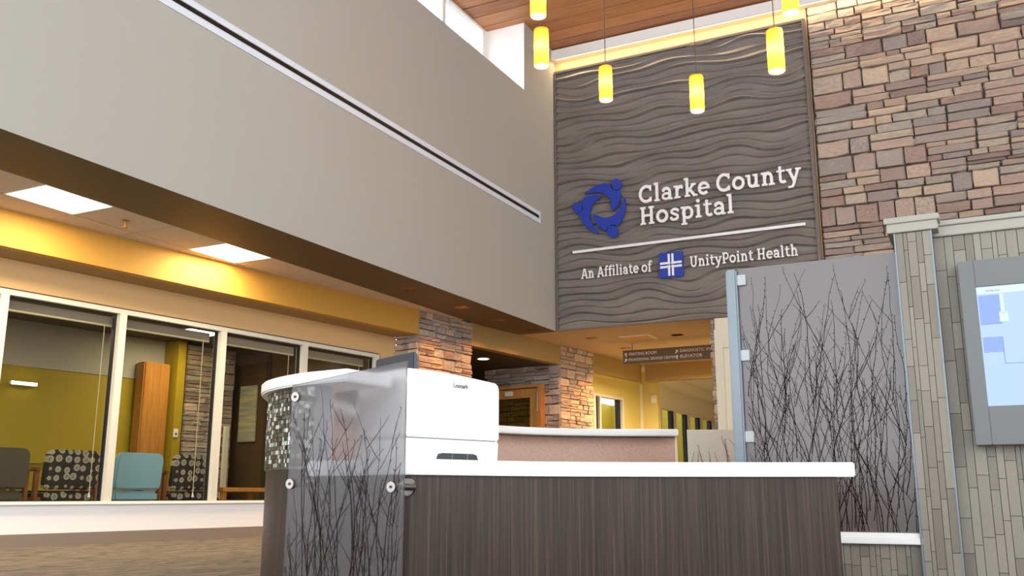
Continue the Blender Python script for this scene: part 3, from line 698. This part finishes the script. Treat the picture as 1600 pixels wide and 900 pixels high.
can('round downlight in the room behind the corridor windows', (-9.6, 25.5, 3.40), 300)

def recessed(label, p, e, depth):  # added spots that warm the stone columns, baffled to hide their lenses
    t = thing('added_spot', label, 'light', (p[0], p[1], p[2]+depth-.008), 0, 'added recessed spots warming the columns')
    part('lens', MB().box(-.10, .10, -.10, .10, 0, .008), M['can'], t)
    d = depth-.009; bl = MB()
    bl.box(-.1095, -.1055, -.1095, .1095, -d, .008); bl.box(.1055, .1095, -.1095, .1095, -d, .008); bl.box(-.1055, .1055, -.1095, -.1055, -d, .008); bl.box(-.1055, .1055, .1055, .1095, -d, .008)
    part('baffle', bl, M['blackbaffle'], t)
    light('added_spot_lamp', 'AREA', (0, 0, -.006), e, (1, .40, .075), t, .18)
for n, (p, e) in enumerate(zip(SOF, (50, 100, 50, 30))): recessed(('first', 'second', 'third', 'last')[n]+' added recessed spot in the brown soffit towards the panel', (p[0], p[1], 3.544), e, .15)
for n, (p, e) in enumerate(zip(COR, (100, 150, 12))): recessed('added recessed spot in the corridor ceiling '+('before the far column', 'beside the far column', 'before the direction sign')[n], (p[0], p[1], 3.544), e, .15)
# ---- pendants
def pendant(label, p, L=.47):
    t = thing('pendant_lamp', label, 'lamp', p, random.uniform(0, 3), 'amber glass pendant lamps')
    rr = .0875
    part('shade', MB().lathe([(rr*.97, 0), (rr, .02), (rr, L-.03), (rr*.96, L)], n=28), M['amber'], t, True)
    part('top_plate', MB().lathe([(0, L-.012), (rr*.95, L-.012), (rr*.95, L-.004), (0, L-.004)], n=24), M['cordm'], t, True)
    part('diffuser', MB().lathe([(0, .012), (rr*.94, .012), (rr*.94, .006), (0, .006)], n=24), M['bulb'], t, True)
    part('holder', MB().cyl((0, 0, L), (0, 0, L+.05), .018, 10, .010), M['steel'], t, True)
    part('cord', MB().cyl((0, 0, L+.05), (0, 0, 9.195-p[2]), .006, 6), M['cordm'], t)
    part('canopy', MB().lathe([(0, 9.196-p[2]), (.06, 9.196-p[2]), (.055, 9.17-p[2]), (0, 9.165-p[2])], n=18), M['steel'], t, True)
    light('pendant_bulb', 'POINT', (0, 0, L*.52), 9, (1, .80, .48), t, .035)
    light('pendant_downlight', 'SPOT', (0, 0, -.01), 110, (1, .8, .5), t, .06, spot=R(120), blend=.8)
for n, p in (('highest amber pendant lamp at the left, cut by the picture top', (-4.052, 8.614, 5.666)), ('amber pendant lamp hanging before the wall corner', (-4.352, 9.331, 5.446)),
             ('amber pendant lamp over the left part of the wave panel', (-4.142, 10.863, 5.574)), ('amber pendant lamp hanging lowest, in the middle of the wave panel', (-2.952, 10.91, 5.214)),
             ('amber pendant lamp at the right edge of the wave panel', (-1.714, 9.53, 4.904)), ('amber pendant lamp at the right, cut by the picture top', (-1.523, 9.48, 5.502))):
    pendant(n, p)

# ================================================================== RECEPTION DESK  (plan in the desk frame)
def spline(P, n=10):
    out = []; P = [Vector((*p, 0)) for p in P]; Q = [2*P[0]-P[1]]+P+[2*P[-1]-P[-2]]
    for i in range(1, len(Q)-2):
        for k in range(n):
            t = k/n; a, b, c, d = Q[i-1], Q[i], Q[i+1], Q[i+2]
            out.append(.5*((2*b)+(c-a)*t+(2*a-5*b+4*c-d)*t*t+(3*b-a-3*c+d)*t**3))
    return [(v.x, v.y) for v in out]+[(P[-1].x, P[-1].y)]
def offset(P, d):                     # + = towards the inside of the desk
    out = []
    for i in range(len(P)):
        a, b = P[max(i-1, 0)], P[min(i+1, len(P)-1)]; dx, dy = b[0]-a[0], b[1]-a[1]; q = math.hypot(dx, dy)
        out.append((P[i][0]-dy/q*d, P[i][1]+dx/q*d))
    return out
DO = (.1, 6.8)
def dl(P): return [(p[0]-DO[0], p[1]-DO[1]) for p in P]
TPL = [(1.58, 9.46), (.8, 9.42), (.1, 9.2), (-.55, 8.65), (-1.12, 7.8), (-1.40, 6.95), (-1.46, 6.25), (-1.43, 5.68), (-1.33, 5.29), (-1.10, 4.97), (-.82, 4.77), (-.62, 4.65)]
FPL = [(-.62, 4.65), (-.50, 4.60), (-.36, 4.66), (-.10, 4.86), (.2, 5.0), (.6, 5.07), (1.1, 5.10), (1.71, 5.10)]
FULL = spline(TPL+FPL[1:], 10)
kT = min(range(len(FULL)), key=lambda i: math.dist(FULL[i], (-1.02, 4.905)))
kS = min(range(len(FULL)), key=lambda i: math.dist(FULL[i], (-.80, 4.757)))
TW = FULL[:kT+1]; TS = FULL[:kS+1]; FW = FULL[kT:]
DLOC = uvp(*DO)
desk = thing('reception_desk', 'curved reception desk with dark wood front and mosaic upper band', 'reception desk', DLOC, YAW)
part('wood_panel', MB().ribbon(dl(TW), dl(offset(TW, .05)), .0, .685), M['laminate'], desk, True)
part('wood_front', MB().ribbon(dl(FW), dl(offset(FW, .05)), .0, .645), M['laminate'], desk, True)
part('end_panel', MB().box(1.66-DO[0], 1.71-DO[0], 5.15-DO[1], 5.78-DO[1], 0, .645), M['laminate'], desk)
part('upper_wall', MB().ribbon(dl(offset(TW, .008)), dl(offset(TW, .12)), .685, 1.105), mat('slate_grey_core', (.30, .29, .29), .6), desk, True)
part('metal_strip', MB().ribbon(dl(offset(TW, -.006)), dl(offset(TW, .01)), .683, .692), M['steel'], desk)
part('fabric_panel', MB().ribbon(dl(offset(TW, .12)), dl(offset(TW, .137)), .0, 1.095), M['fabricpink'], desk, True)
part('end_post', MB().box(1.578-DO[0], 1.60-DO[0], 9.315-DO[1], 9.46-DO[1], 0, 1.105), M['cream'], desk)
def resample(P, step):
    out = [P[0]]; acc = 0
    for a, b in zip(P, P[1:]):
        L = math.dist(a, b); pos = step-acc
        while pos <= L:
            t = pos/L; out.append((a[0]+(b[0]-a[0])*t, a[1]+(b[1]-a[1])*t)); pos += step
        acc = L-(pos-step)
    return out
def mosaic():
    rnd = random.Random(5); mb = MB(); P = resample(TW[::-1], .006)
    rows = 18; z0, z1 = .694, 1.103; hh = (z1-z0)/rows; smax = min(len(P)-2, 400)
    for r in range(rows):
        i = rnd.randint(0, 4)
        while i < smax-8:
            n = rnd.choice((2, 3, 3, 4)); j = i+n
            a, b = P[i], P[j]; dx, dy = b[0]-a[0], b[1]-a[1]; q = math.hypot(dx, dy); dx, dy = dx/q, dy/q
            nx_, ny_ = -dy, dx                                    # outwards when walking from the near end round the left
            g = .0012; pr_ = rnd.uniform(.003, .010); za, zb = z0+r*hh+g, z0+(r+1)*hh-g
            A = (a[0]+dx*g-DO[0], a[1]+dy*g-DO[1]); B = (b[0]-dx*g-DO[0], b[1]-dy*g-DO[1]); tl_ = rnd.uniform(-.002, .002)
            o1 = (A[0]+nx_*pr_, A[1]+ny_*pr_); o2 = (B[0]+nx_*(pr_+tl_), B[1]+ny_*(pr_+tl_)); i1 = (A[0]-nx_*.009, A[1]-ny_*.009); i2 = (B[0]-nx_*.009, B[1]-ny_*.009)
            vs = [(*o1, za), (*o2, za), (*o2, zb), (*o1, zb), (*i1, za), (*i2, za), (*i2, zb), (*i1, zb)]
            mi = rnd.choices(range(6), (26, 26, 18, 15, 8, 7))[0]
            mb.add(vs, [(0, 1, 2, 3), (0, 4, 5, 1), (2, 6, 7, 3), (1, 5, 6, 2), (0, 3, 7, 4)], mi)
            i = j
    o = part('mosaic_tiles', mb, MOS, desk); o['kind'] = 'stuff'; tag(o, 'small glittering brown and pearl mosaic tiles')
mosaic()
tcn = thing('transaction_counter', 'high white curved counter top over the mosaic band', 'counter top', DLOC, YAW)
part('slab', MB().ribbon(dl(offset(TS, -.05)), dl(offset(TS, .30)), 1.106, 1.17), M['solid'], tcn, True, .008)
FE = offset(FW, -.03); FE = [p for p in FE]
wk = thing('work_counter', 'lower white counter top along the front of the desk', 'counter top', DLOC, YAW)
inner = [p for p in offset(TW, .15) if p[0] < -.9 and p[1] < 6.7]
pts = FE+[(1.80, 5.07), (1.80, 5.82), (.35, 5.86), (.05, 6.1), (-.25, 6.72)]+inner
part('slab', MB().prism(dl(pts), .646, .72), M['solid'], wk, False, .006)

# ---- twigs set in resin
def twig_points(rnd, x, z, h, lean, step=.05):
    pts = [(x, z)]; a = lean
    n = max(3, int(h/step))
    for i in range(n):
        a += rnd.uniform(-.13, .13); a *= .96; x += step*math.sin(a); z += step*math.cos(a); pts.append((x, z))
    return pts
def make_twig(rnd, x, z, h, r0, xmin, xmax, ztop, y):
    mb = MB(); main = twig_points(rnd, x, z, h, rnd.uniform(-.22, .22))
    def clip(P): 
        out = []
        for p in P:
            if not (xmin < p[0] < xmax) or p[1] > ztop: break
            out.append(p)
        return out
    def branch(P, ra, rb):
        P = clip(P)
        if len(P) < 2: return P
        n = len(P); mb.tube([(p[0], y, p[1]) for p in P], [ra+(rb-ra)*i/(n-1) for i in range(n)], 5)
        for p in P[1:]:
            if rnd.random() < .45:
                s = rnd.choice((-1, 1)); mb.cyl((p[0], y, p[1]), (p[0]+s*.010, y, p[1]+.010), ra*.75, 4, ra*.4)
        return P
    main = branch(main, r0, r0*.4)
    for _ in range(rnd.choice((1, 2, 3))):
        if len(main) > 5:
            i = rnd.randint(2, len(main)-3); p = main[i]
            branch(twig_points(rnd, p[0], p[1], h*rnd.uniform(.15, .4), rnd.choice((-1, 1))*rnd.uniform(.3, .75)), r0*.7, r0*.3)
    return mb
def twig_panel(parent, x0, x1, z0, z1, n, r0, hmin, hmax, y, seed, m, zspread=0.0):
    rnd = random.Random(seed)
    for k in range(n):
        x = x0+(x1-x0)*(k+rnd.uniform(.1, .9))/n; h = rnd.uniform(hmin, hmax)*(z1-z0); z = z0+.004
        if zspread and rnd.random() < .45: z = z0+rnd.uniform(0, zspread)*(z1-z0); h = min(h*.7, (z1-z)*.95)
        mb = make_twig(rnd, x, z, h, r0*rnd.uniform(.75, 1.2), x0+.01, x1-.01, z1-.02, y)
        if mb.v: part('twig', mb, m, parent)
# near panel on stand-offs
pL, pR = Vector((-1.09, 4.71)), Vector((-.491, 4.39)); pd = (pR-pL); PW = pd.length; ang = math.atan2(pd.y, pd.x)
np_ = thing('frosted_twig_panel', 'frosted resin panel with embedded twigs standing off the desk front', 'panel', uvp(pL.x, pL.y), YAW+ang)
part('resin_sheet', MB().prism_y([(0, .06), (PW, .06), (PW, 1.163), (0, 1.085)], 0, .012), M['frost'], np_, bevel=.002)
twig_panel(np_, 0, PW, .06, 1.10, 40, .0019, .48, 1.0, -.001, 14, M['twig'])
for x, z, L in ((.03, 1.025, .14), (.022, .605, .16), (PW-.062, .588, .14)):
    so = part('standoff', MB().cyl((x, -.012, z), (x, 0, z), .024, 20, .025).cyl((x, .012, z), (x, L-.01, z), .016, 16), M['steel'], np_, True)
    part('cap_screw', MB().cyl((x, -.015, z), (x, -.012, z), .007, 8), M['blackplastic'], so)
    part('base_puck', MB().cyl((x, L-.02, z), (x, L-.004, z), .040 if x > .1 else .022, 24), M['steel'], so, True)
# tall panel between post and tiled column
tp = thing('tall_twig_panel', 'tall mauve grey resin panel full of dark twigs beside the tiled column', 'panel', (-1.66, 7.07, 0))
part('resin_sheet', MB().box(0, 1.136, 0, .014, .305, 2.24), M['resin'], tp, bevel=.002)
twig_panel(tp, 0, 1.136, .305, 2.24, 88, .0028, .34, .97, -.001, 25, M['twig'], .55)
po = thing('metal_post', 'brushed silver post holding the tall twig panel', 'post', (-1.703, 7.07, 0))
part('tube', MB().box(-.042, .042, -.042, .042, 0, 2.232), M['alu'], po, bevel=.012)
for z in (2.15, 1.575, .975):
    part('glass_clip', MB().box(.042, .105, -.028, .034, z-.045, z+.035), mat('satin_clip', (.45, .47, .47), .5, .1), po, bevel=.004)
# small panel at the back of the desk
bp = thing('low_twig_panel', 'low pale frosted panel with small twigs behind the desk counter', 'panel', uvp(1.635, 8.95), YAW)
part('resin_sheet', MB().box(0, .56, 0, .014, .30, 1.15), frost_mat('pale_resin', (.86, .80, .68), .05, .3), bp, bevel=.002)
part('foot', MB().box(.02, .54, -.02, .034, 0, .31), M['laminate'], bp)
twig_panel(bp, 0, .56, .80, 1.15, 9, .004, .4, .9, -.002, 41, M['twiglight'])

# ---- printer
pa, pb = Vector((-.55, 5.0)), Vector((-.072, 5.455)); fd = pb-pa; ang = math.atan2(fd.y, fd.x); PWd = fd.length
pt = thing('printer', 'big white office printer standing on the low counter', 'printer', uvp(pa.x, pa.y, .721), YAW+ang)
prof = [(-.02, 0), (PWd, 0), (PWd+.004, .13), (PWd+.004, .42), (PWd-.01, .455)]+[(PWd-.01-(PWd-.01)*i/10, .455+.035*math.sin(math.pi*i/10*.55)) for i in range(1, 10)]+[(0, .489), (0, .13)]
part('body', MB().prism_y([p for p in prof if p[1] >= .13] , .0, .46), M['plastic'], pt, False, .010)
part('paper_tray', MB().prism_y([(0, .006), (PWd-.006, .006), (PWd, .126), (0, .126)], .003, .45), M['plastic'], pt, False, .008)
part('seam', MB().box(.01, PWd-.03, .004, .02, .1255, .1305), M['bezel'], pt)
hd = part('tray_handle', MB().prism_y([(.20, .012), (.50, .012), (.485, .046), (.46, .052), (.24, .052), (.215, .046)], -.004, .03), M['blackplastic'], pt)
part('handle_rib', MB().box(.305, .31, -.006, 0, .014, .05).box(.415, .42, -.006, 0, .014, .05), M['bezel'], hd)
text_part('maker_mark', 'Lexmark', .315, .408, .026, .105, M['blackplastic'], pt, -.001)
# ---- monitor
ma, mb_ = Vector((-.615, 5.86)), Vector((-.90, 6.22)); fd = ma-mb_; ang = math.atan2(fd.y, fd.x)
mo = thing('monitor', 'dark flat monitor behind the printer and frosted panel', 'monitor', uvp(mb_.x, mb_.y, .72), YAW+ang)
ML = fd.length
part('casing', MB().box(0, ML, 0, .035, .36, .705), M['navy'], mo, bevel=.008)
part('screen', MB().box(.015, ML-.015, .034, .037, .375, .69), M['blackplastic'], mo)
part('neck', MB().box(ML/2-.03, ML/2+.03, -.02, 0, .01, .5), M['blackplastic'], mo, bevel=.004)
part('foot', MB().box(ML/2-.12, ML/2+.12, -.09, .09, .001, .014), M['blackplastic'], mo, bevel=.004)

# ---- wall screen
wsn = thing('wall_display', 'silver framed wall display showing a pale blue floor map', 'display', (-.143, 7.03, .874))
part('bezel', MB().box(0, .098, 0, .115, 0, 1.242).box(.098, .90, 0, .115, 0, .252).box(.098, .90, 0, .115, 1.055, 1.242).box(.90, 1.0, 0, .115, 0, 1.242), M['bezel'], wsn, bevel=.004)
sc = part('screen', MB().box(.098, .90, .012, .11, .252, 1.055), M['screen'], wsn)
part('map_banner', MB().box(.10, .90, .010, .012, 1.005, 1.053), M['screenpale'], sc)
part('map_room', MB().box(.106, .232, .010, .012, .80, .995), M['screendark'], sc)
part('map_room', MB().box(.108, .225, .010, .012, .615, .71), M['screendark'], sc)
part('map_hall', MB().box(.236, .256, .009, .012, .86, 1.0).box(.222, .275, .009, .012, .81, .875), M['screenpale'], sc)
part('map_line', MB().box(.106, .24, .009, .0105, .796, .800).box(.225, .229, .009, .0105, .53, .71).box(.225, .5, .009, .0105, .527, .531).box(.108, .225, .009, .0105, .608, .612), M['screenline'], sc)
text_part('map_title', 'The Main Floor', .155, 1.018, .014, .088, M['screenline'], sc, .008)

# ================================================================== WAITING ROOM THINGS
def make_chair(label, s, back, off=-.62, w=.68):
    t = thing('waiting_chair', label, 'chair', wp(off, s), -WA, 'chairs along the waiting room windows')
    # local: +x towards the glass; the sitter faces into the room
    h = w/2; zt = 1.085
    prof = [(-h+.02, .62), (h-.02, .62)]+[(h, .70), (h, zt-.13)]+arc(h-.10, zt-.10, .10, .10, 0, 90, 5)+arc(-h+.10, zt-.10, .10, .10, 90, 180, 5)+[(-h, .70)]
    mb = MB(); n = len(prof)
    vs = [(.17+.10*(z-.62), y, z) for y, z in prof]+[(.06+.10*(z-.62), y, z) for y, z in prof]
    mb.add(vs, [tuple(range(n)), tuple(range(2*n-1, n-1, -1))]+[(i, n+i, n+(i+1) % n, (i+1) % n) for i in range(n)])
    part('backrest', mb, back, t, True, .02)
    part('seat', MB().box(-.50, .16, -h+.02, h-.02, .47, .605), back, t, False, .03)
    for sy in (-1, 1):
        y = sy*(h+.045)
        part('armrest', MB().box(-.48, .12, y-.03, y+.03, .83, .875), M['redwood'], t, False, .012)
        part('leg', MB().box(.03, .09, y-.025, y+.025, 0, .83), M['redwood'], t, False, .006)
        part('leg', MB().box(-.46, -.40, y-.025, y+.025, 0, .83), M['redwood'], t, False, .006)
        part('side_rail', MB().box(-.40, .03, y-.02, y+.02, .47, .53), M['redwood'], t)
    part('cross_rail', MB().box(.04, .08, -h-.02, h+.02, .47, .53), M['redwood'], t)
make_chair('dark olive waiting chair at the left picture edge', .13, M['vinylolive'])
make_chair('black waiting chair with ringed dots beside the olive chair', 1.02, M['dots'])
make_chair('sky blue vinyl waiting chair behind the glass', 1.93, M['vinylblue'])
make_chair('black dotted waiting chair right of the blue chair', 2.78, M['dots'])
st_ = thing('side_table', 'low honey wood table edge behind the third window', 'table', wp(-.75, 3.75), -WA)
part('top', MB().box(-.3, .3, -.48, .55, .60, .66), M['orangewood'], st_, False, .008)
for x in (-.24, .24):
    for y in (-.42, .48): part('leg', MB().box(x-.03, x+.03, y-.03, y+.03, 0, .60), M['orangewood'], st_)
for k, (s0, t_) in enumerate(((-1.775, 'hanging in the leftmost pane'), (-.262, 'before the two dark chairs'), (1.212, 'above the blue chair'), (2.752, 'above the wooden table'), (4.262, 'next to the stone column'))):
    L = 1.51; b = thing('window_blind', 'raised pale window blind '+t_, 'blind', wp(-.19, s0, 2.56), -WA, 'raised blinds in the window wall')
    part('headrail', MB().box(-.03, .02, .06, L-.06, .06, .16), mat('blind_taupe', (.34, .28, .21), .5), b, False, .006)
    part('bottom_rail', MB().box(-.028, .022, .06, L-.06, .035, .058), M['stringm'], b, False, .004)
    part('cord', MB().cyl((.03, L-.17, .06), (.03, L-.17, -1.98), .005, 6), M['stringm'], b)
    part('tassel', MB().cyl((.03, L-.17, -2.03), (.03, L-.17, -1.97), .016, 8, .006), M['white'], b, True)
wpn = thing('picture', 'tall seascape picture on the brown waiting room wall', 'picture', wp(-3.13, 5.915, 1.49), -WA)
part('canvas', MB().box(-.22, .22, -.03, 0, 0, 1.0), M['artprint'], wpn)
wc = thing('wood_pilaster', 'honey wood pilaster against the olive wall', 'pilaster', wp(-3.41, 4.1), -WA)
part('shaft', MB().box(-.14, .1, -.25, .25, 0, 2.72), M['orangewood'], wc, False, .02)
part('plinth', MB().box(-.14, .14, -.29, .29, 0, .2), M['orangewood'], wc)
sp_ = thing('mirrored_stone_pier', 'dim ledge stone pier built for one mirrored in the glass', 'pier', wp(-3.3, 4.65), -WA)  # solid stand-in for stonework reflected in the window glass
part('core', MB().box(-.25, 0, 0, 1.0, 0, 3.135), M['mortar'], sp_)
clad_stone(sp_, 0, 1.0, .5, 3.1, .55, .05, R(90), (0, 0, 0), None, 77)
th = thing('wall_switch', 'small white wall switch plate on the olive wall', 'switch', wp(-3.19, 4.45, 1.5), -WA)
part('plate', MB().box(0, .012, -.045, .045, 0, .14), M['white'], th, False, .004); part('button', MB().box(.012, .018, -.015, .015, .04, .07), M['blackplastic'], th)
struct('trim_10', MB().box(-3.55, -3.2, 4.40, 4.56, 0, 3.13), M['olive'], W0, -WA, label='olive wall return beside the stone pier', cat='wall')
rp = thing('pale_post', 'slim pale yellow post near the seascape picture', 'post', wp(-2.95, 5.3), -WA)
part('shaft', MB().box(-.03, .03, -.04, .04, 0, 1.72), M['cream'], rp); part('foot', MB().box(-.1, .1, -.1, .1, 0, .02), M['cream'], rp)
for lab, off, s, e in (('waiting room ceiling light above the dotted chair', -2.35, 4.05, 28), ('waiting room ceiling light near the left picture edge', -2.0, 0.2, 24)):
    f = thing('waiting_ceiling_light', lab, 'light', wp(off, s, 3.125), -WA, 'waiting room panel lights')
    part('frame', MB().box(-.34, .34, -.34, .34, 0, .012), M['white'], f); part('diffuser', MB().box(-.31, .31, -.31, .31, -.006, 0), M['tube'], f)
    light('panel_lamp', 'AREA', (0, 0, -.02), e, (1, .82, .42), f, .6)
sl = thing('lamp_reflection', 'short glowing bar for a lamp mirrored in the glass', 'light', wp(-3.52, 1.98, 2.16), -WA)  # glowing stand-in for a reflected lamp, no fixture on this wall
part('body', MB().box(-.06, 0, -.2, .2, 0, .05), M['white'], sl); part('lens', MB().box(0, .012, -.19, .19, .005, .045), M['can'], sl)
